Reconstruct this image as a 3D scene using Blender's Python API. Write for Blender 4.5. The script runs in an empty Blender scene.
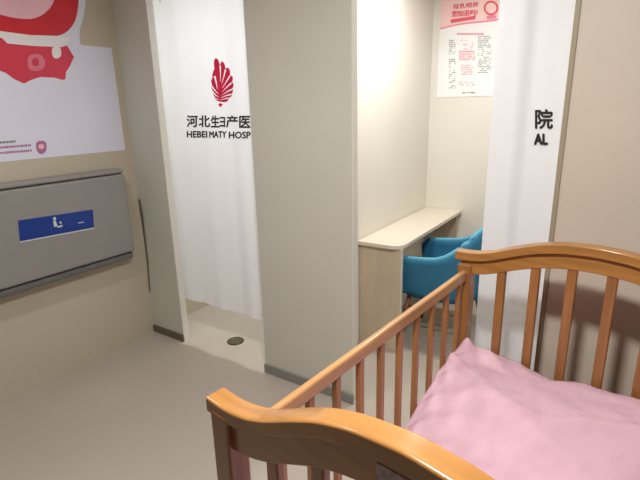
import bpy, bmesh, math, random
from mathutils import Vector, Matrix, noise

# ------------------------------------------------------------------ camera, light, exposure
scn = bpy.context.scene
COL = scn.collection
F_PX, CAM_H = 467.0, 1.6
# rows: world X, Y, Z axes expressed in camera coordinates (x right, y down, z forward)
RX = (0.83261668, 0.13235092, -0.53780358)
RY = (0.5533563, -0.23976632, 0.79768974)
RZ = (-0.02337222, -0.96176678, -0.27287065)
cd = bpy.data.cameras.new('camera')
cd.sensor_width = 36.0
cd.lens = F_PX / 640.0 * 36.0
cd.clip_start = 0.02
cam = bpy.data.objects.new('camera', cd)
COL.objects.link(cam)
cam.matrix_world = Matrix(((RX[0], -RX[1], -RX[2], 0.0),
                           (RY[0], -RY[1], -RY[2], 0.0),
                           (RZ[0], -RZ[1], -RZ[2], CAM_H),
                           (0, 0, 0, 1)))
scn.camera = cam
w = bpy.data.worlds.new('world'); scn.world = w
w.use_nodes = True
w.node_tree.nodes['Background'].inputs[0].default_value = (0.9, 0.93, 1.0, 1)
w.node_tree.nodes['Background'].inputs[1].default_value = 0.3
scn.view_settings.view_transform = 'Standard'
scn.view_settings.look = 'None'
scn.view_settings.gamma = 1.0
scn.view_settings.use_curve_mapping = False
scn.view_settings.exposure = 0.22
ROOM_W, BOOTH_R_W, BOOTH_L_W = 37.0, 18.0, 22.0     # lamp powers

# ------------------------------------------------------------------ pixel helpers
def ray(px, py):
    c = (px - 320.0, py - 240.0, F_PX)
    return Vector([r[0]*c[0] + r[1]*c[1] + r[2]*c[2] for r in (RX, RY, RZ)])
CP = Vector((0, 0, CAM_H))
def at_y(px, py, Y):
    r = ray(px, py); return CP + r * (Y / r.y)
def at_x(px, py, X):
    r = ray(px, py); return CP + r * (X / r.x)

# ------------------------------------------------------------------ materials
def srgb(c):
    return tuple((v/255/12.92 if v/255 <= 0.04045 else ((v/255+0.055)/1.055)**2.4) for v in c)
MATS = {}
def mat(name, rgb, rough=0.6, var=0.06, scale=6.0, spec=0.4, bump=0.0, bscale=80.0, stretch=(1, 1, 1), metal=0.0, coat=0.0,
        translucent=0.0, emit=0.0):
    m = bpy.data.materials.new(name); m.use_nodes = True
    nt = m.node_tree; N = nt.nodes; L = nt.links
    b = N['Principled BSDF']
    c = srgb(rgb)
    tc = N.new('ShaderNodeTexCoord'); mp = N.new('ShaderNodeMapping')
    L.new(tc.outputs['Object'], mp.inputs[0]); mp.inputs['Scale'].default_value = stretch
    nz = N.new('ShaderNodeTexNoise'); nz.inputs['Scale'].default_value = scale; nz.inputs['Detail'].default_value = 4
    L.new(mp.outputs[0], nz.inputs['Vector'])
    cr = N.new('ShaderNodeValToRGB')
    cr.color_ramp.elements[0].position = 0.3; cr.color_ramp.elements[1].position = 0.7
    cr.color_ramp.elements[0].color = (*[max(0, v*(1-var)) for v in c], 1)
    cr.color_ramp.elements[1].color = (*[min(1, v*(1+var)) for v in c], 1)
    L.new(nz.outputs['Fac'], cr.inputs[0]); L.new(cr.outputs[0], b.inputs['Base Color'])
    b.inputs['Roughness'].default_value = rough
    b.inputs['Specular IOR Level'].default_value = spec
    b.inputs['Metallic'].default_value = metal
    b.inputs['Coat Weight'].default_value = coat; b.inputs['Coat Roughness'].default_value = 0.15
    if bump:
        n2 = N.new('ShaderNodeTexNoise'); n2.inputs['Scale'].default_value = bscale; n2.inputs['Detail'].default_value = 3
        L.new(mp.outputs[0], n2.inputs['Vector'])
        bp = N.new('ShaderNodeBump'); bp.inputs['Strength'].default_value = bump; bp.inputs['Distance'].default_value = 0.01
        L.new(n2.outputs['Fac'], bp.inputs['Height']); L.new(bp.outputs[0], b.inputs['Normal'])
    if translucent:
        t = N.new('ShaderNodeBsdfTranslucent'); L.new(cr.outputs[0], t.inputs[0])
        mx = N.new('ShaderNodeMixShader'); mx.inputs[0].default_value = translucent
        out = N['Material Output']
        L.new(b.outputs[0], mx.inputs[1]); L.new(t.outputs[0], mx.inputs[2]); L.new(mx.outputs[0], out.inputs[0])
    if emit:
        b.inputs['Emission Color'].default_value = (*c, 1); b.inputs['Emission Strength'].default_value = emit
    MATS[name] = m
    return m

mat('wall_paint', (196, 186, 166), rough=0.55, var=0.02, scale=2)
mat('panel_laminate', (204, 202, 190), rough=0.45, var=0.025, scale=3)
mat('panel_edge', (226, 224, 214), rough=0.4, var=0.01)
mat('tan_panel', (202, 190, 174), rough=0.5, var=0.025, scale=3)
mat('booth_wall', (228, 224, 214), rough=0.5, var=0.015, scale=3)
mat('far_wall', (128, 120, 110), rough=0.7, var=0.03)
mat('edge_brown', (158, 146, 122), rough=0.5, var=0.03)
mat('ceiling_paint', (225, 224, 218), rough=0.8, var=0.01)
mat('floor_vinyl', (180, 170, 159), rough=0.38, var=0.05, scale=1.7, spec=0.4)
mat('grey_base', (138, 136, 128), rough=0.4, var=0.05)
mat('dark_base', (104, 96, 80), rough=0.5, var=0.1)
mat('wood_upright', (152, 102, 56), rough=0.32, var=0.22, scale=14, stretch=(3, 3, 0.25), coat=0.35)
mat('wood_across', (164, 114, 58), rough=0.30, var=0.2, scale=14, stretch=(0.25, 3, 3), coat=0.4)
mat('wood_along', (178, 132, 86), rough=0.32, var=0.2, scale=14, stretch=(3, 0.25, 3), coat=0.4)
mat('pink_cotton', (206, 168, 181), rough=0.9, var=0.05, scale=5, spec=0.1, bump=0.25, bscale=60)
mat('mattress_cloth', (228, 190, 198), rough=0.9, var=0.04, spec=0.1)
mat('curtain_white', (236, 237, 242), rough=0.85, var=0.012, scale=3, spec=0.1, translucent=0.4)
mat('print_black', (40, 36, 38), rough=0.7, var=0.02)
mat('print_crimson', (212, 44, 84), rough=0.7, var=0.1, scale=20, translucent=0.45)
mat('chair_blue', (54, 118, 152), rough=0.65, var=0.08, scale=8, spec=0.25)
mat('chair_rim', (92, 168, 196), rough=0.6, var=0.05)
mat('chair_leg', (140, 92, 66), rough=0.5, var=0.15, stretch=(3, 3, 0.4))
mat('desk_white', (228, 216, 200), rough=0.35, var=0.02)
mat('desk_side', (206, 188, 166), rough=0.45, var=0.04, scale=5, stretch=(3, 3, 0.5))
mat('station_grey', (146, 143, 140), rough=0.45, var=0.02)
mat('station_dark', (104, 104, 104), rough=0.5, var=0.03)
mat('label_blue', (26, 58, 138), rough=0.35, var=0.06)
mat('label_white', (206, 212, 206), rough=0.5, var=0.02)
mat('sticker_white', (226, 227, 242), rough=0.4, var=0.012)
mat('sticker_red', (206, 40, 52), rough=0.4, var=0.1, scale=5)
mat('sticker_crimson', (214, 62, 84), rough=0.4, var=0.08, scale=6)
mat('sticker_pink', (240, 190, 200), rough=0.4, var=0.06, scale=6)
mat('sticker_rose', (226, 122, 140), rough=0.4, var=0.05)
mat('sticker_band', (240, 236, 238), rough=0.4, var=0.01)
mat('sticker_mauve', (176, 112, 160), rough=0.5, var=0.06)
mat('poster_paper', (240, 240, 240), rough=0.4, var=0.008)
mat('poster_pink', (246, 206, 206), rough=0.4, var=0.02)
mat('poster_red', (226, 88, 104), rough=0.5, var=0.04)
mat('poster_rose', (234, 130, 156), rough=0.5, var=0.04)
mat('poster_green', (128, 140, 136), rough=0.5, var=0.05)
mat('drain_metal', (58, 52, 44), rough=0.35, var=0.15, metal=0.4)
mat('drain_bright', (150, 140, 116), rough=0.35, var=0.1, metal=0.5)
mat('rail_metal', (200, 200, 202), rough=0.3, var=0.02, metal=0.8)
mat('lamp_white', (235, 235, 232), rough=0.4, var=0.01)
mat('lamp_glow', (255, 250, 240), rough=0.5, var=0.0, emit=6.0)
mat('grey_pink_patch', (172, 150, 156), rough=0.5, var=0.3, scale=60)

# ------------------------------------------------------------------ mesh helpers
def link(name, bm, m, parent=None, smooth=False, bevel=0.0, segs=2):
    me = bpy.data.meshes.new(name)
    bmesh.ops.recalc_face_normals(bm, faces=bm.faces)
    bm.to_mesh(me); bm.free()
    me.materials.append(MATS[m])
    o = bpy.data.objects.new(name, me); COL.objects.link(o)
    if parent: o.parent = parent
    if bevel:
        md = o.modifiers.new('bevel', 'BEVEL'); md.width = bevel; md.segments = segs; md.limit_method = 'ANGLE'
        md.angle_limit = math.radians(35)
        smooth = True
    if smooth:
        for p in me.polygons: p.use_smooth = True
        if bevel:
            md.harden_normals = True
    return o
def box(bm, x0, x1, y0, y1, z0, z1):
    vs = [bm.verts.new((x, y, z)) for x in (x0, x1) for y in (y0, y1) for z in (z0, z1)]
    for f in ((0, 1, 3, 2), (4, 6, 7, 5), (0, 4, 5, 1), (2, 3, 7, 6), (0, 2, 6, 4), (1, 5, 7, 3)):
        bm.faces.new([vs[i] for i in f])
def boxo(name, x0, x1, y0, y1, z0, z1, m, parent=None, bevel=0.0, segs=2):
    bm = bmesh.new(); box(bm, x0, x1, y0, y1, z0, z1)
    return link(name, bm, m, parent, bevel=bevel, segs=segs)
def empty(name, loc, rz=0.0):
    o = bpy.data.objects.new(name, None); COL.objects.link(o)
    o.location = loc; o.rotation_euler = (0, 0, rz); o.empty_display_size = 0.1
    return o
def tag(o, label, cat, group=None):
    o['label'] = label; o['category'] = cat
    if group: o['group'] = group
    return o
def struct(o):
    o['kind'] = 'structure'; return o
def loft(bm, rings, closed_ring=True, caps=True):
    R = [[bm.verts.new(p) for p in r] for r in rings]
    n = len(R[0])
    for a, b in zip(R, R[1:]):
        for i in range(n if closed_ring else n-1):
            j = (i+1) % n
            bm.faces.new((a[i], a[j], b[j], b[i]))
    if caps and closed_ring:
        bm.faces.new(R[0][::-1]); bm.faces.new(R[-1])
def cyl(bm, c, r0, r1, z0, z1, n=24):
    loft(bm, [[(c[0]+r*math.cos(2*math.pi*i/n), c[1]+r*math.sin(2*math.pi*i/n), z) for i in range(n)]
              for r, z in ((r0, z0), (r1, z1))])
def tube(bm, pts, r, n=8):
    rings = []
    for i, p in enumerate(pts):
        p = Vector(p)
        t = (Vector(pts[min(i+1, len(pts)-1)]) - Vector(pts[max(i-1, 0)])).normalized()
        a = t.orthogonal().normalized(); b = t.cross(a)
        rr = r[i] if isinstance(r, (list, tuple)) else r
        rings.append([p + a*rr*math.cos(2*math.pi*k/n) + b*rr*math.sin(2*math.pi*k/n) for k in range(n)])
    loft(bm, rings)

# ------------------------------------------------------------------ the room
XL, YF, TH = -2.86, 1.97, 0.05          # left wall, booth front plane, panel thickness
YB, XD, XR, YR, ZC, ZP = 3.80, -1.45, 2.4, -3.6, 2.52, 2.30
struct(boxo('floor', XL-.1, XR+.1, YR-.1, YB+.1, -0.1, 0, 'floor_vinyl'))
struct(boxo('ceiling', XL-.1, XR+.1, YR-.1, YB+.1, ZC, ZC+.1, 'ceiling_paint'))
struct(boxo('wall_left', XL-.1, XL, YR, YB, 0, ZC, 'wall_paint'))
struct(boxo('wall_right', XR, XR+.1, YR, YB, 0, ZC, 'far_wall'))
struct(boxo('wall_rear', XL-.1, XR+.1, YR-.1, YR, 0, ZC, 'far_wall'))
struct(boxo('wall_back', XL-.1, XR+.1, YB, YB+.1, 0, ZC, 'booth_wall'))
def panel(name, x0, x1, m, edges):
    o = struct(boxo(name, x0, x1, YF, YF+TH, 0, ZP, m))
    for i, (a, b) in enumerate(edges):
        boxo('edge_strip', a, b, YF+.001, YF+TH-.001, 0.0, ZP-.001, 'panel_edge', o)
    return o
panel('wall_stub', XL, -2.532, 'panel_laminate', [(-2.5325, -2.529)])
panel('wall_partition', -1.762, -1.132, 'panel_laminate', [(-1.1325, -1.128), (-1.766, -1.7615)])
panel('wall_front', -0.222, XR, 'tan_panel', [])
struct(boxo('wall_divider', XD-.04, XD, YF+TH, YB, 0, ZC, 'booth_wall'))
struct(boxo('wall_booth', 0.32, 0.36, YF+TH, YB, 0, ZC, 'booth_wall'))
struct(boxo('trim_1', XL, XR, YF, YF+TH, ZP, ZP+.06, 'panel_edge', bevel=.004))
struct(boxo('trim_2', -.240, -.2225, YF-.006, YF+.03, 0, ZP, 'edge_brown', bevel=.002))
struct(boxo('baseboard_stub', XL, -2.524, YF-.012, YF, 0, .055, 'dark_base', bevel=.003))
struct(boxo('baseboard_partition', -1.768, -1.126, YF-.012, YF, 0, .06, 'grey_base', bevel=.003))
struct(boxo('baseboard_front', -0.222, XR, YF-.012, YF, 0, .06, 'grey_base', bevel=.003))

# ------------------------------------------------------------------ lamps
def downlight(x, y, r, watt, label, col=(1, .98, .95)):
    t = tag(empty('ceiling_downlight', (x, y, ZC)), label, 'ceiling light')
    bm = bmesh.new(); n = 40
    prof = ((r, -.0), (r*1.18, -.0), (r*1.18, -.012), (r*1.05, -.03), (r, -.03))
    loft(bm, [[(R*math.cos(2*math.pi*i/n), R*math.sin(2*math.pi*i/n), z) for i in range(n)] for R, z in prof+prof[:1]], caps=False)
    link('trim_ring', bm, 'lamp_white', t, smooth=True)
    bm = bmesh.new(); cyl(bm, (0, 0), r*.99, r*.99, -.012, -.002, n)
    link('diffuser', bm, 'lamp_glow', t)
    ld = bpy.data.lights.new('downlight_lamp', 'AREA'); ld.shape = 'DISK'; ld.size = r*1.9; ld.energy = watt; ld.color = col
    lo = bpy.data.objects.new('downlight_lamp', ld); COL.objects.link(lo); lo.parent = t; lo.location = (0, 0, -.034)
    return t
downlight(-0.30, 0.60, 0.10, ROOM_W, 'round white ceiling lamp above the crib')
downlight(-1.75, 0.70, 0.10, ROOM_W*.26, 'unseen round ceiling lamp added to brighten the left wall and stub')  # unseen second lamp, added to lift the left wall, stub and partition
downlight(-0.95, 2.75, 0.09, BOOTH_R_W, 'small round ceiling lamp above the desk booth')
downlight(-2.15, 2.85, 0.09, BOOTH_L_W, 'small round ceiling lamp above the booth with the floor drain', (.95, .98, 1.0))

# ------------------------------------------------------------------ lettering
def glyphs(body, bold=0.0):
    cu = bpy.data.curves.new('glyph', 'FONT'); cu.body = body; cu.offset = bold; cu.resolution_u = 3
    ob = bpy.data.objects.new('glyph', cu); COL.objects.link(ob)
    bpy.context.view_layer.update()
    dg = bpy.context.evaluated_depsgraph_get()
    me = bpy.data.meshes.new_from_object(ob.evaluated_get(dg))
    vs = [(v.co.x, v.co.y) for v in me.vertices]; fs = [tuple(p.vertices) for p in me.polygons]
    bpy.data.objects.remove(ob); bpy.data.curves.remove(cu); bpy.data.meshes.remove(me)
    x0 = min(v[0] for v in vs); x1 = max(v[0] for v in vs); y0 = min(v[1] for v in vs); y1 = max(v[1] for v in vs)
    return [((a-x0)/(x1-x0), (b-y0)/(y1-y0)) for a, b in vs], fs
def stamp(bm, g, fn, cuts=1):
    """put flat glyphs g on a surface given by fn(u, v)"""
    t = bmesh.new()
    vs = [t.verts.new((a, b, 0)) for a, b in g[0]]
    for f in g[1]:
        try: t.faces.new([vs[i] for i in f])
        except ValueError: pass
    bmesh.ops.triangulate(t, faces=t.faces)
    if cuts: bmesh.ops.subdivide_edges(t, edges=t.edges, cuts=cuts, use_grid_fill=True)
    t.verts.index_update()
    nv = [bm.verts.new(fn(v.co.x, v.co.y)) for v in t.verts]
    for f in t.faces: bm.faces.new([nv[v.index] for v in f.verts])
    t.free()

# ------------------------------------------------------------------ curtains
def make_curtain(x0, x1, zh, zt, yf, label, nx=160, nz=24):
    c = empty('booth_curtain', ((x0+x1)/2, yf((x0+x1)/2, 1.2), zh)); off = c.location.copy()
    bm = bmesh.new(); G = []
    for i in range(nx+1):
        x = x0 + (x1-x0)*i/nx
        G.append([bm.verts.new(Vector((x, yf(x, z), z)) - off) for z in [zh+(zt-zh)*j/nz for j in range(nz+1)]])
    for i in range(nx):
        for j in range(nz): bm.faces.new((G[i][j], G[i+1][j], G[i+1][j+1], G[i][j+1]))
    link('cloth', bm, 'curtain_white', c, smooth=True)
    n = max(3, round((x1-x0)/.11))
    for i in range(n):
        x = x0 + (x1-x0)*(i+.5)/n
        bm = bmesh.new(); tube(bm, [(x-off.x, yf(x, zt)-off.y, zt-.02-off.z), (x-off.x, yf(x, zt)-off.y+.0, zt+.018-off.z)], .005, 6)
        link('hook', bm, 'rail_metal', c)
    tag(c, label, 'curtain')
    return c, off
def yl(x, z):
    k = .35 + .65*min(1, max(0, (2.3-z)/2.0))
    return 2.056 + k*(.009*math.sin(x*21+.6) + .003*math.sin(x*47+1.3)) 
def yr(x, z):
    k = .6 + .4*min(1, max(0, (2.3-z)/2.0))
    return 2.066 + k*(.014*math.sin((x+.31)*34) + .004*math.sin(x*71))
lc, lo_ = make_curtain(-2.66, -1.70, .30, 2.25, yl, 'white curtain with a crimson leaf emblem, hanging above the floor drain')
rc, ro_ = make_curtain(-.518, -.243, .22, 2.25, yr, 'white curtain gathered in folds beside the blue chair', 120)
# curtain tracks
t = boxo('curtain_track', -2.529, -1.766, 2.044, 2.068, 2.27, 2.30, 'rail_metal', bevel=.003)
tag(t, 'metal curtain track over the leaf emblem curtain', 'curtain track')
t = boxo('curtain_track', -1.128, -.226, 2.054, 2.078, 2.27, 2.30, 'rail_metal', bevel=.003)
tag(t, 'metal curtain track over the gathered curtain', 'curtain track')

def on_curtain(px, py, yfn, off, eps=.005):
    Y = 2.05
    for _ in range(4):
        p = at_y(px, py, Y); Y = yfn(p.x, p.z) - eps
    p = at_y(px, py, Y)
    return p - off
def line_on_curtain(name, items, yfn, off, m, parent, bold, cuts=2):
    for body, (xa, xb, ya, yb) in items:
        bm = bmesh.new()
        g = glyphs(body)
        for k, (sx, sy) in enumerate(((0, 0), (1, 0), (-1, 0), (0, 1), (0, -1))):
            stamp(bm, g, lambda u, v: on_curtain(xa+(xb-xa)*u+sx*bold, yb+(ya-yb)*v+sy*bold, yfn, off, .005+.0002*k), cuts)
        link(name, bm, m, parent)
line_on_curtain('lettering', [('河', (186.8, 197.5, 115.5, 127.0)), ('北', (198.8, 209.8, 115.6, 127.0)), ('生', (211.0, 219.4, 115.8, 127.2)),
                              ('ヨ', (219.8, 224.8, 117.2, 127.0)), ('产', (226.2, 237.6, 115.8, 127.4)), ('医', (239.4, 250.2, 116.2, 127.6)),
                              ('院', (256.0, 267.0, 116.8, 128.4))], yl, lo_, 'print_black', lc, .35)
line_on_curtain('lettering', [('HEBEI', (187.0, 207.0, 131.2, 137.4)), ('MATY', (209.4, 226.2, 131.4, 137.6)),
                              ('HOSP', (229.0, 250.4, 131.8, 138.4)), ('ITAL', (256.0, 270, 132, 138.6))], yl, lo_, 'print_black', lc, .30)
line_on_curtain('lettering', [('院', (535.5, 552.5, 109.5, 128.5))], yr, ro_, 'print_black', rc, .6, 2)
line_on_curtain('lettering', [('AL', (534.5, 547.5, 134.0, 144.5))], yr, ro_, 'print_black', rc, .8)

# leaf emblem: curved plumes fanning off a spine, with a small diamond at the foot
def emblem():
    K = 7.38
    def P(a, b, e=.005): return on_curtain(200+a/K, 50+b/K, yl, lo_, e)
    outl = [(112, 62), (124, 62), (136, 76), (144, 100), (148, 112), (154, 88), (166, 86), (180, 98), (186, 122), (190, 140), (198, 130), (210, 132), (221, 152), (222, 176),
            (220, 192), (232, 188), (242, 202), (242, 220), (232, 240), (244, 242), (248, 258), (244, 276), (234, 288), (244, 296), (240, 316), (228, 326), (236, 332),
            (228, 346), (212, 354), (208, 372), (196, 382), (176, 385), (152, 382), (128, 376), (114, 362), (116, 350), (102, 340), (97, 322), (102, 312), (90, 298),
            (83, 276), (90, 262), (84, 244), (82, 222), (92, 206), (90, 190), (96, 160), (106, 138), (102, 104), (104, 76)]
    loops = [outl]
    for a, c, b, wd in (((148, 104), (152, 160), (150, 235), 5), ((191, 132), (178, 190), (160, 250), 5), ((224, 184), (200, 225), (165, 280), 5), ((238, 238), (205, 265), (165, 308), 5),
                        ((242, 288), (205, 302), (160, 335), 5), ((236, 326), (200, 332), (152, 354), 5), ((218, 354), (185, 358), (148, 370), 4.5),
                        ((104, 180), (122, 240), (128, 290), 6), ((84, 262), (108, 300), (138, 325), 5), ((94, 312), (114, 335), (140, 348), 5), ((108, 352), (124, 362), (142, 368), 4)):
        L, Rr = [], []
        for i in range(9):
            t = .10 + .90*i/8
            x = (1-t)**2*a[0]+2*t*(1-t)*c[0]+t*t*b[0]; y = (1-t)**2*a[1]+2*t*(1-t)*c[1]+t*t*b[1]
            dx = (1-t)*(c[0]-a[0])+t*(b[0]-c[0]); dy = (1-t)*(c[1]-a[1])+t*(b[1]-c[1]); l = math.hypot(dx, dy)
            k = 1.25*wd*(1-.85*t)
            L.append((x-dy/l*k, y+dx/l*k)); Rr.append((x+dy/l*k, y-dx/l*k))
        loops.append(L + Rr[::-1])
    cu = bpy.data.curves.new('outline', 'CURVE'); cu.dimensions = '2D'; cu.fill_mode = 'BOTH'
    for lp_ in loops:
        sp = cu.splines.new('POLY'); sp.points.add(len(lp_)-1); sp.use_cyclic_u = True
        for q, (a, b) in zip(sp.points, lp_): q.co = (a/100, b/100, 0, 1)
    ob = bpy.data.objects.new('outline', cu); COL.objects.link(ob); bpy.context.view_layer.update()
    me = bpy.data.meshes.new_from_object(ob.evaluated_get(bpy.context.evaluated_depsgraph_get()))
    bm = bmesh.new(); bm.from_mesh(me)
    bpy.data.objects.remove(ob); bpy.data.curves.remove(cu); bpy.data.meshes.remove(me)
    bmesh.ops.triangulate(bm, faces=bm.faces)
    for v in bm.verts: v.co = P(v.co.x*100, v.co.y*100)
    o = link('leaf_emblem', bm, 'print_crimson', lc); o['label'] = 'crimson feathered leaf emblem'
    bm = bmesh.new(); bm.faces.new([bm.verts.new(P(*p)) for p in ((150, 390), (169, 402), (150, 424), (133, 402))])
    link('emblem_foot', bm, 'print_crimson', o)
emblem()

# ------------------------------------------------------------------ flat print helper for walls
def print_x(name, pix_poly, X, off, m, parent, mirror=None):
    bm = bmesh.new()
    pts = [at_x(px, py, X) for px, py in pix_poly]
    if mirror is not None:
        pts[0].y = pts[-1].y = mirror
        for p in pts: p.y = max(p.y, mirror)
        pts = pts + [Vector((X, 2*mirror-p.y, p.z)) for p in reversed(pts[1:-1])]
    fr = [bm.verts.new(p - off) for p in pts]
    bk = [bm.verts.new(p - off - Vector((.0006, 0, 0))) for p in pts]
    bm.faces.new(fr); bm.faces.new(bk[::-1])
    n = len(fr)
    for i in range(n): bm.faces.new((fr[i], fr[(i+1) % n], bk[(i+1) % n], bk[i]))
    return link(name, bm, m, parent)

# ------------------------------------------------------------------ wall sticker on the left wall
ST = empty('wall_sticker', (XL, 1.30, 1.356)); so = ST.location.copy()
tag(ST, 'white wall sticker with a red cloaked figure above the grey changing station', 'wall sticker')
X0 = XL + .0022
boxo('backing', .0002, .002, .62-so.y, 1.925-so.y, 0, 1.995-so.z, 'sticker_white', ST)
def rounded(pts, n=3):
    for _ in range(n):
        q = []
        for i, p in enumerate(pts):
            r = pts[(i+1) % len(pts)]
            q += [(p[0]*.75+r[0]*.25, p[1]*.75+r[1]*.25), (p[0]*.25+r[0]*.75, p[1]*.25+r[1]*.75)]
        pts = q
    return pts
MY = 1.20
def half(pts, n=2):     # open polyline smoothing keeping the ends
    for _ in range(n):
        q = [pts[0]]
        for a, b in zip(pts, pts[1:]):
            q += [(a[0]*.75+b[0]*.25, a[1]*.75+b[1]*.25), (a[0]*.25+b[0]*.75, a[1]*.25+b[1]*.75)]
        pts = q + [pts[-1]]
    return pts
print_x('halo', half([(3, -100), (60, -92), (88, -40), (85, 14), (78, 34), (84, 58), (72, 84), (40, 84), (24, 92), (-4, 80)]), X0, so, 'sticker_white', ST, MY)
print_x('hood', half([(3, -92), (56, -84), (80, -40), (79, 6), (74, 26), (60, 37), (34, 36), (-3, 31)]), X0+.0008, so, 'sticker_red', ST, MY)
print_x('hood_lining', half([(3, -66), (40, -60), (60, -28), (55, 4), (38, 19), (18, 19), (-2, 14)]), X0+.0016, so, 'sticker_pink', ST, MY)
print_x('cape', [(-4, 34), (0, 36), (7, 43), (62, 47), (67, 45.5), (74, 57), (70, 66), (66, 72), (65.5, 79), (63, 80), (54, 77.5), (40, 77), (31, 80), (24, 83.5),
                 (14, 79), (6, 73), (-3, 67)], X0+.0008, so, 'sticker_crimson', ST, MY)
print_x('collar', [(-3, 29), (0, 31), (30, 35), (60, 36), (70, 37.5), (69, 41), (62, 47), (34, 46), (7.5, 43.5), (2, 38), (-4, 36)], X0+.0016, so, 'sticker_band', ST, MY)
print_x('hand', rounded([(51.5, 46), (61, 46), (61.5, 58), (52.5, 59)]), X0+.0024, so, 'sticker_band', ST)
print_x('badge', rounded([(27, 54), (44, 54), (46, 70), (28, 72)]), X0+.0016, so, 'sticker_rose', ST)
print_x('badge_centre', rounded([(32, 58), (39, 58), (39, 66), (32, 66)]), X0+.0024, so, 'sticker_crimson', ST)
random.seed(4)
for y0, x1, m in ((142.6, 16, 'print_black'), (147.6, 31, 'sticker_mauve'), (153.0, 32, 'sticker_mauve')):
    x = -34.0
    bm = bmesh.new()
    while x < x1:
        wd = random.uniform(1.4, 3.2); s = -.08
        q = [at_x(px, y0 + s*px + dy, X0+.0008) - so for px, dy in ((x, -1.1), (min(x1, x+wd), -1.1), (min(x1, x+wd), 1.1), (x, 1.1))]
        bm.faces.new([bm.verts.new(p) for p in q]); x += wd + random.uniform(.3, .7)
    o = link('small_print', bm, 'sticker_mauve' if m != 'print_black' else 'poster_green', ST); o['kind'] = 'stuff'
print_x('round_mark', rounded([(36, 141), (46, 140.5), (47, 149), (44, 154), (39, 154), (36, 149)]), X0+.0008, so, 'sticker_mauve', ST)
print_x('round_mark_centre', rounded([(38.5, 144), (44, 144), (44, 149), (38.5, 149)]), X0+.0016, so, 'sticker_pink', ST)

# ------------------------------------------------------------------ fold-down changing station
CS = tag(empty('changing_station', (XL, 1.385, .63)), 'grey fold-down baby changing station with a blue label on the wall', 'changing station')
def cs(name, x0, x1, y0, y1, z0, z1, m, parent=CS, bevel=.012, segs=3):
    return boxo(name, x0, x1, y0-1.385, y1-1.385, z0-.63, z1-.63, m, parent, bevel, segs)
cs('housing', .0005, .075, .935, 1.835, .640, 1.250, 'station_grey', bevel=.02)
bed = cs('bed_panel', .072, .112, .945, 1.825, .690, 1.215, 'station_grey', bevel=.016)
cs('top_lip', .060, .104, .945, 1.825, 1.222, 1.246, 'station_grey', bevel=.01)
cs('hinge_bar', .040, .100, .955, 1.815, .645, .682, 'station_dark', bevel=.01)
# grey-brown strip modelling the dark shadow gap in the corner
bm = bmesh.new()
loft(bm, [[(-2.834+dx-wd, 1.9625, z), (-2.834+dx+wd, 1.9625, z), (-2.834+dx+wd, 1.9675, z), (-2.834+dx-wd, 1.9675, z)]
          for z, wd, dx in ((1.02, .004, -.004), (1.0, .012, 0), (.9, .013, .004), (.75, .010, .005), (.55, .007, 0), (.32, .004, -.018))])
tag(link('shadow_gap_strip', bm, 'dark_base', None, bevel=.002), 'thin dark strip standing in for the shadow gap in the corner beside the changing station', 'shade strip')
# blue label with its white line pictogram
lb = bmesh.new()
XLb = -2.86+.113
def lp(px, py, e=0): return at_x(px, py, XLb+e) - CS.location
P = [(18, 220.5), (93, 209.5), (94, 227.5), (20, 241.5)]
fr = [lb.verts.new(lp(*p, .001)) for p in P]; bk = [lb.verts.new(lp(*p, -.001)) for p in P]
lb.faces.new(fr); lb.faces.new(bk[::-1])
for i in range(4): lb.faces.new((fr[i], fr[(i+1) % 4], bk[(i+1) % 4], bk[i]))
lab = link('label', lb, 'label_blue', CS); lab['label'] = 'blue printed label with a pale pictogram'
def pict(polys, m='label_white'):
    for q in polys:
        bm = bmesh.new(); bm.faces.new([bm.verts.new(lp(a, b, .0018)) for a, b in q])
        link('pictogram', bm, m, lab)
def circ(cx, cy, r, n=12): return [(cx+r*math.cos(2*math.pi*i/n), cy+r*math.sin(2*math.pi*i/n)) for i in range(n)]
pict([circ(54.6, 218.6, 1.6), [(53.2, 221), (55.6, 220.4), (57.6, 226.2), (54.2, 227)], [(57.4, 226.2), (62.4, 225), (62.6, 226.6), (57.4, 227.8)],
      circ(60.6, 222.6, 1.1), [(78, 222.6), (84, 221.6), (84, 222.4), (78, 223.4)]])
bm = bmesh.new()
for a, b in ((P[3], P[2]),):
    bm.faces.new([bm.verts.new(lp(*q, .0016)) for q in ((a[0], a[1]), (b[0], b[1]), (b[0]+.05, b[1]+1.2), (a[0]+.05, a[1]+1.2))])
link('label_border', bm, 'label_white', lab)

# ------------------------------------------------------------------ poster on the back wall of the desk booth
YP = YB - .003
PB = empty('wall_poster', (-1.16, YB, 1.655)); po = PB.location.copy()
tag(PB, 'white notice poster with a pink header on the wall above the desk', 'poster')
def pp(px, py, e=0): return at_y(px, py, YP-.002-e) - po
boxo('sheet', -1.392+1.16, -.915+1.16, -.004, -.0005, 1.655-1.655, 2.47-1.655, 'poster_paper', PB)
def pprint(name, polys, m, e=.0008, parent=PB):
    bm = bmesh.new()
    for q in polys: bm.faces.new([bm.verts.new(pp(a, b, e)) for a, b in q])
    return link(name, bm, m, parent)
def pr(X0, X1, Z0, Z1): return None
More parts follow.
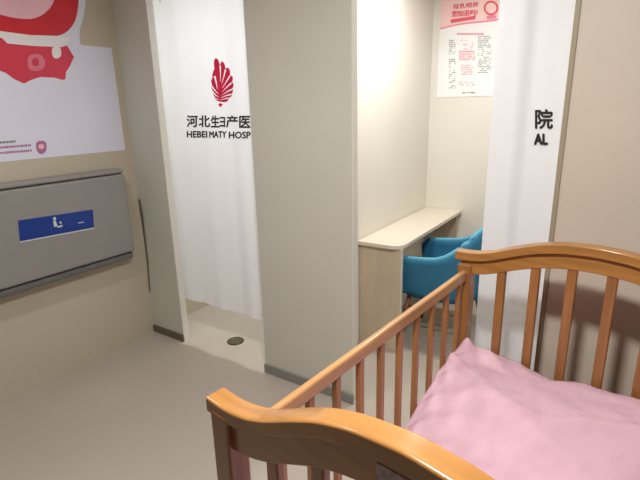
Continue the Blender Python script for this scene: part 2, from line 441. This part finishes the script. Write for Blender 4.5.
# pink header: lower border is a shallow wave
hz = [Vector((-1.392+1.16 + .477*i/12, -.0042-.0006, (2.160 + .012*math.sin(i/12*math.pi*1.5) + .035*(i/12)**2)-1.655)) for i in range(13)]
bm = bmesh.new(); lo = [bm.verts.new(p) for p in hz]; up = [bm.verts.new((p.x, p.y, 2.47-1.655)) for p in hz]
for i in range(12): bm.faces.new((lo[i], lo[i+1], up[i+1], up[i]))
hd = link('header', bm, 'poster_pink', PB)
bm = bmesh.new()
loft(bm, [[p+Vector((0, -.0006, 0)), p+Vector((0, -.0006, .010))] for p in hz], closed_ring=False)
link('header_border', bm, 'poster_rose', hd)
def ptext(body, rect, m, bold, parent=PB, e=.0016):
    xa, xb, ya, yb, sl = rect
    bm = bmesh.new()
    for k, (sx, sy) in enumerate(((0, 0), (1, 0), (-1, 0))):
        stamp(bm, glyphs(body), lambda u, v: pp(xa+(xb-xa)*u+sx*bold, yb+(ya-yb)*v + sl*u, e+.0004*k), 0)
    return link('lettering', bm, m, parent)
ptext('母乳喂养', (453, 478.5, 4.2, 9.4, -2.6), 'poster_red', .2, hd)
ptext('您知道吗?', (452, 477.5, 11.0, 17.0, -1.8), 'poster_red', .3, hd)
pprint('header_bar', [[(450.5, 19.5), (476, 15.5), (475, 19.2), (450.8, 23.2)]], 'poster_red', .0016, hd)
def ring(cx, cy, r0, r1, n=20):
    return [[(cx+r0*math.cos(a), cy+r0*math.sin(a)), (cx+r1*math.cos(a), cy+r1*math.sin(a)), (cx+r1*math.cos(b), cy+r1*math.sin(b)), (cx+r0*math.cos(b), cy+r0*math.sin(b))]
            for a, b in [(2*math.pi*i/n, 2*math.pi*(i+1)/n) for i in range(n)]]
pprint('round_mark', ring(491, 8, 5.4, 7.4), 'poster_red', .0018, hd)
pprint('round_mark_base', [[(486.5, 15.5), (496.5, 15), (495.5, 18.6), (487, 19.2)]], 'poster_rose', .0018, hd)
def dashes(x0, x1, rows, m, dens=.8):
    ps = []
    for y in rows:
        x = x0
        while x < x1:
            wd = random.uniform(.8, 2.4)
            if random.random() < dens: ps.append([(x, y), (min(x1, x+wd), y-.08), (min(x1, x+wd), y+.72), (x, y+.8)])
            x += wd+.35
    o = pprint('small_print', ps, m, .0008); o['kind'] = 'stuff'; return o
dashes(457, 484, (33.2, 34.0), 'poster_rose', 1)
dashes(449, 455.5, [40+1.9*i for i in range(26)], 'poster_green', .6)
dashes(461, 473, [40+2.2*i for i in range(6)], 'poster_rose', .5)
dashes(459, 475, [51+1.7*i for i in range(6)], 'poster_rose', .95)
dashes(461, 473, [65+2.2*i for i in range(5)], 'poster_rose', .6)
dashes(459, 475, [82+2.4*i for i in range(2)], 'poster_rose', .8)
dashes(478, 491, [36+1.9*i for i in range(20)], 'poster_green', .7)
dashes(462, 476, [92, 92.6], 'poster_green', .6)

# ------------------------------------------------------------------ floor drain
dr = tag(empty('floor_drain', (-2.212, 2.165, 0)), 'round dark floor drain under the leaf emblem curtain', 'drain')
bm = bmesh.new(); n = 32
prof = ((.052, .0005), (.060, .0005), (.060, .004), (.056, .006), (.052, .005))
loft(bm, [[(R*math.cos(2*math.pi*i/n), R*math.sin(2*math.pi*i/n), z) for i in range(n)] for R, z in prof+prof[:1]], caps=False)
link('rim', bm, 'drain_metal', dr, smooth=True)
bm = bmesh.new(); cyl(bm, (0, 0), .052, .052, .0005, .002, n); link('well', bm, 'drain_metal', dr)
for i in range(-3, 4):
    h = math.sqrt(.051**2-(i*.014)**2)
    boxo('grate_bar', i*.014-.0028, i*.014+.0028, -h, h, .002, .005, 'drain_bright', dr)
    if i % 2 == 0: boxo('grate_bar', -h, h, i*.014-.0022, i*.014+.0022, .002, .0045, 'drain_metal', dr)

# ------------------------------------------------------------------ desk
DK = tag(empty('desk', (-1.29, 3.2, 0)), 'cream built-in desk with a rounded corner along the booth wall', 'desk')
dx0, dx1, dy0, dy1, dz = XD+.003, -1.138, 2.585, YB-.003, .752
bm = bmesh.new()
rad = .085; out = [(dx0, dy0), ]
out += [(dx1-rad+rad*math.sin(a), dy0+rad-rad*math.cos(a)) for a in [math.pi/2*i/10 for i in range(11)]]
out += [(dx1, dy1), (dx0, dy1)]
loft(bm, [[(x+1.29, y-3.2, z) for x, y in out] for z in (dz-.026, dz)])
link('worktop', bm, 'desk_white', DK, bevel=.003)
boxo('end_panel', dx0+1.29, dx1-.012+1.29, dy0+.035-3.2, dy0+.06-3.2, 0, dz-.026, 'desk_side', DK, bevel=.002)
boxo('end_panel_edge', dx1-.012+1.29, dx1-.008+1.29, dy0+.035-3.2, dy0+.06-3.2, 0, dz-.026, 'panel_edge', DK)
boxo('rear_support', dx0+1.29, dx1-.03+1.29, dy1-.03-3.2, dy1-3.2, 0, dz-.026, 'desk_side', DK)

def lerp(tab, x):
    for (a, va), (b, vb) in zip(tab, tab[1:]):
        if x <= b:
            s = (x-a)/(b-a); return va + (vb-va)*s
    return tab[-1][1]
# ------------------------------------------------------------------ blue tub chair (faces the desk)
CH = tag(empty('tub_chair', (-.99, 2.99, 0), 0), 'blue tub armchair with curved arms pulled up to the desk', 'chair')
def shell_pt(a, s, inner):
    """a: -1..1 around the U (0 = back, +-1 = arm ends); s: 0 bottom..1 rim"""
    ab = abs(a)
    # plan outline: back at +x, arms running to -x
    if ab < .55:
        th = ab/.55*math.pi/2
        px = .03 + .275*math.cos(th); py = .29*math.sin(th)
    else:
        q = (ab-.55)/.45
        px = .03 - q*.29; py = .29 - .012*q
    rim = lerp([(0, .868), (.10, .862), (.18, .838), (.26, .796), (.37, .732), (.46, .686), (.55, .660), (.70, .648), (.85, .638), (1, .634)], ab) - .012
    if ab > .93: rim -= (ab-.93)/.07*.05
    low = .385
    z = low + (rim-low)*s
    fl = .90 + .10*math.sin(min(1, s*1.25)*math.pi/2)          # narrower at the foot
    px2 = px*fl + .02*(1-s); py2 = py*fl
    if inner:
        k = .045
        l = math.hypot(px2-.0, py2)
        if ab < .55: px2 -= k*math.cos(ab/.55*math.pi/2); py2 -= k*math.sin(ab/.55*math.pi/2)
        else: py2 -= k
    return Vector((px2, py2*(1 if a >= 0 else -1), z))
bm = bmesh.new(); NA, NS = 56, 10
rings = []
for i in range(NA+1):
    a = -1+2*i/NA
    ring_ = [shell_pt(a, j/NS, False) for j in range(NS+1)]
    o_, i_ = shell_pt(a, 1, False), shell_pt(a, 1, True)
    ring_ += [(o_*.75+i_*.25)+Vector((0, 0, .012)), (o_*.25+i_*.75)+Vector((0, 0, .012))]
    ring_ += [shell_pt(a, j/NS, True) for j in range(NS, -1, -1)]
    rings.append(ring_)
loft(bm, rings)
sh = link('shell', bm, 'chair_blue', CH, smooth=True)
bm = bmesh.new()
tube(bm, [shell_pt(-1+2*i/NA, 1, False)*.5+shell_pt(-1+2*i/NA, 1, True)*.5+Vector((0, 0, .008)) for i in range(NA+1)], .0165, 8)
link('piping', bm, 'chair_rim', sh, smooth=True)
bm = bmesh.new()
pts = rounded([(-.27, -.245), (.16, -.245), (.22, -.12), (.22, .12), (.16, .245), (-.27, .245)], 2)
loft(bm, [[(x*.97, y*.97, .36) for x, y in pts], [(x, y, .385) for x, y in pts], [(x, y, .44) for x, y in pts], [(x*.94, y*.94, .462) for x, y in pts], [(x*.5, y*.5, .468) for x, y in pts]])
link('seat', bm, 'chair_blue', CH, smooth=True)
for sx in (-1, 1):
    for sy in (-1, 1):
        bm = bmesh.new(); tube(bm, [(sx*.17, sy*.17, .37), (sx*.235, sy*.225, .0)], [.018, .011], 10)
        link('leg', bm, 'chair_leg', CH, smooth=True)
for sy in (-1, 1):
    bm = bmesh.new(); tube(bm, [(-.19, sy*.185, .27), (.19, sy*.185, .27)], .009, 8)
    link('stretcher', bm, 'chair_leg', CH, smooth=True)

# ------------------------------------------------------------------ crib
ANG = -math.atan2(.125, .992)
ED, EE = Vector((.1249, .9922, 0)), Vector((.9922, -.1249, 0))
E0, D0 = -.284, 1.1205
CR = tag(empty('baby_crib', EE*E0 + ED*D0, ANG), 'orange-brown wooden baby crib with arched ends and spindle sides', 'crib')
HW, HL = .484, .6295
PROF = [(0, 1.126), (.1, 1.116), (.17, 1.097), (.24, 1.064), (.29, 1.038), (.34, 1.018), (.39, 1.006), (.44, 1.003), (.484, 1.008)]
def smoothprof(x, tab):
    h = .03
    return sum(lerp(tab, abs(x+k*h/2))*wt for k, wt in ((-2, 1), (-1, 2), (0, 3), (1, 2), (2, 1)))/9
PROF_F = [(0, 1.135), (.1, 1.129), (.19, 1.110), (.25, 1.090), (.30, 1.070), (.345, 1.053), (.39, 1.042), (.44, 1.036), (.484, 1.036)]
def end_board(y0, y1, name, PROF, drop):
    """y0..y1 local y range of the cap"""
    ym = (y0+y1)/2
    bm = bmesh.new(); N = 48; inner = HW-.02
    loft(bm, [[(x, ym+dy, z) for dy, z in ((-.014, smoothprof(x, PROF)-drop), (.014, smoothprof(x, PROF)-drop), (.014, smoothprof(x, PROF)-.02), (-.014, smoothprof(x, PROF)-.02))]
              for x in [-inner+2*inner*i/N for i in range(N+1)]])
    p = link(name, bm, 'wood_across', CR, bevel=.004)
    bm = bmesh.new()
    loft(bm, [[(x, y, smoothprof(x, PROF)+dz) for y, dz in ((y0, -.034), (y1, -.034), (y1, -.003), (y1-.004, 0), (y0+.004, 0), (y0, -.003))]
              for x in [-HW+2*HW*i/N for i in range(N+1)]])
    link('cap_rail', bm, 'wood_across', p, bevel=.005)
    bm = bmesh.new(); box(bm, -HW+.06, HW-.06, ym-.016, ym+.016, .24, .31)
    link('bottom_rail', bm, 'wood_across', p, bevel=.005)
    for k in range(6):
        x = -.301+.1204*k
        bm = bmesh.new(); box(bm, x-.0165, x+.0165, ym-.011, ym+.011, .30, smoothprof(x, PROF)-drop+.01)
        link('spindle', bm, 'wood_upright', p, bevel=.005)
    return p
far = end_board(HL-.052, HL, 'headboard', PROF_F, .092)
near = end_board(-HL, -HL+.052, 'footboard', PROF, .105)
for sx in (-1, 1):
    for sy in (-1, 1):
        x = sx*(HW-.042); y = sy*(HL-.026)
        bm = bmesh.new()
        loft(bm, [[(x+a*r, y+b*r, z) for a, b in ((-1, -1), (1, -1), (1, 1), (-1, 1))] for r, z in ((.022, 0), (.028, .2), (.028, .985))])
        link('post', bm, 'wood_upright', CR, bevel=.006)
for sx in (-1, 1):
    x = sx*(HW-.044)
    bm = bmesh.new(); loft(bm, [[(x-.012, y, z), (x+.012, y, z), (x+.012, y, z+.045), (x-.012, y, z+.045)] for y, z in ((-HL+.048, .864), (HL-.048, .918))])
    s = link('side_rail', bm, 'wood_along', CR, bevel=.008, segs=3)
    bm = bmesh.new(); box(bm, x-.013, x+.013, -HL+.048, HL-.048, .25, .31)
    link('lower_rail', bm, 'wood_along', s, bevel=.005)
    for k in range(10):
        y = .661+.1108*k - D0
        bm = bmesh.new(); box(bm, x-.0095, x+.0095, y-.0115, y+.0115, .30, .868+.054*(y+HL)/(2*HL))
        link('spindle', bm, 'wood_upright', s, bevel=.004)
boxo('mattress_board', -HW+.055, HW-.055, -HL+.06, HL-.06, .31, .33, 'wood_across', CR)
for k in range(5):
    y = -.45+.225*k
    boxo('support_slat', -HW+.055, HW-.055, y-.03, y+.03, .285, .31, 'wood_across', CR)
b = boxo('grey_pink_patch', -.05, .03, -HL+.0105, -HL+.0118, 1.028, 1.072, 'grey_pink_patch', near)  # thin mottled grey-pink patch on the footboard panel

# mattress and pink quilt
mt = boxo('crib_mattress', -.415, .415, -.565, .562, .331, .50, 'mattress_cloth', None, bevel=.03, segs=3)
mt.matrix_world = CR.matrix_basis.copy()
mt.location = CR.location; mt.rotation_euler = CR.rotation_euler
tag(mt, 'pale pink mattress lying under the quilt in the crib', 'mattress')
def smst(a, b, x):
    t = min(1, max(0, (x-a)/(b-a))); return t*t*(3-2*t)
def quilt_z(x, y):
    z = .545 + .105*smst(0.0, .48, y) + .01*smst(-.1, .3, x)
    z += .024*noise.noise(Vector((x*4.2+3, y*3.6, .3))) + .016*noise.noise(Vector((x*9+y*4, y*10-x*3, 2.1))) + .006*noise.noise(Vector((x*22-y*9, y*20+x*6, 4.1)))
    # long diagonal creases
    for (ax, ay, nx, ny, wd, am) in ((-.1, .28, .45, .9, .022, .014), (.12, .05, .6, .8, .026, .017), (-.25, -.05, .85, .5, .022, .014), (.2, -.3, .3, .95, .03, .014), (.1, .35, -.2, .95, .02, .010)):
        dd = (x-ax)*nx+(y-ay)*ny
        z += am*math.exp(-(dd/wd)**2)*(.6+.4*math.sin(6*(x*ny-y*nx)))
    z += (.045)*math.exp(-(((x+.392)/.028)**2+((y-.535)/.030)**2))         # ruffled corner
    ex = min(x+.425, .425-x); ey = min(y+.572, .570-y)
    ed = min(ex, ey)
    z -= (.032-.018*smst(.3, .5, y))*(1-smst(0, .055, ed))
    return max(z, .508)
bm = bmesh.new(); NX, NY = 90, 120
G = [[bm.verts.new((-.425+.85*i/NX, -.572+1.142*j/NY, quilt_z(-.425+.85*i/NX, -.572+1.142*j/NY))) for j in range(NY+1)] for i in range(NX+1)]
for i in range(NX):
    for j in range(NY): bm.faces.new((G[i][j], G[i+1][j], G[i+1][j+1], G[i][j+1]))
# side skirt down past the mattress top
loop = [G[i][0] for i in range(NX+1)] + [G[NX][j] for j in range(1, NY+1)] + [G[i][NY] for i in range(NX-1, -1, -1)] + [G[0][j] for j in range(NY-1, 0, -1)]
bot = [bm.verts.new((v.co.x, v.co.y, .502)) for v in loop]
for i in range(len(loop)):
    j = (i+1) % len(loop); bm.faces.new((loop[j], loop[i], bot[i], bot[j]))
q = link('crib_quilt', bm, 'pink_cotton', None, smooth=True)
q.location = CR.location; q.rotation_euler = CR.rotation_euler
tag(q, 'rumpled pink cotton quilt spread inside the wooden crib', 'quilt')
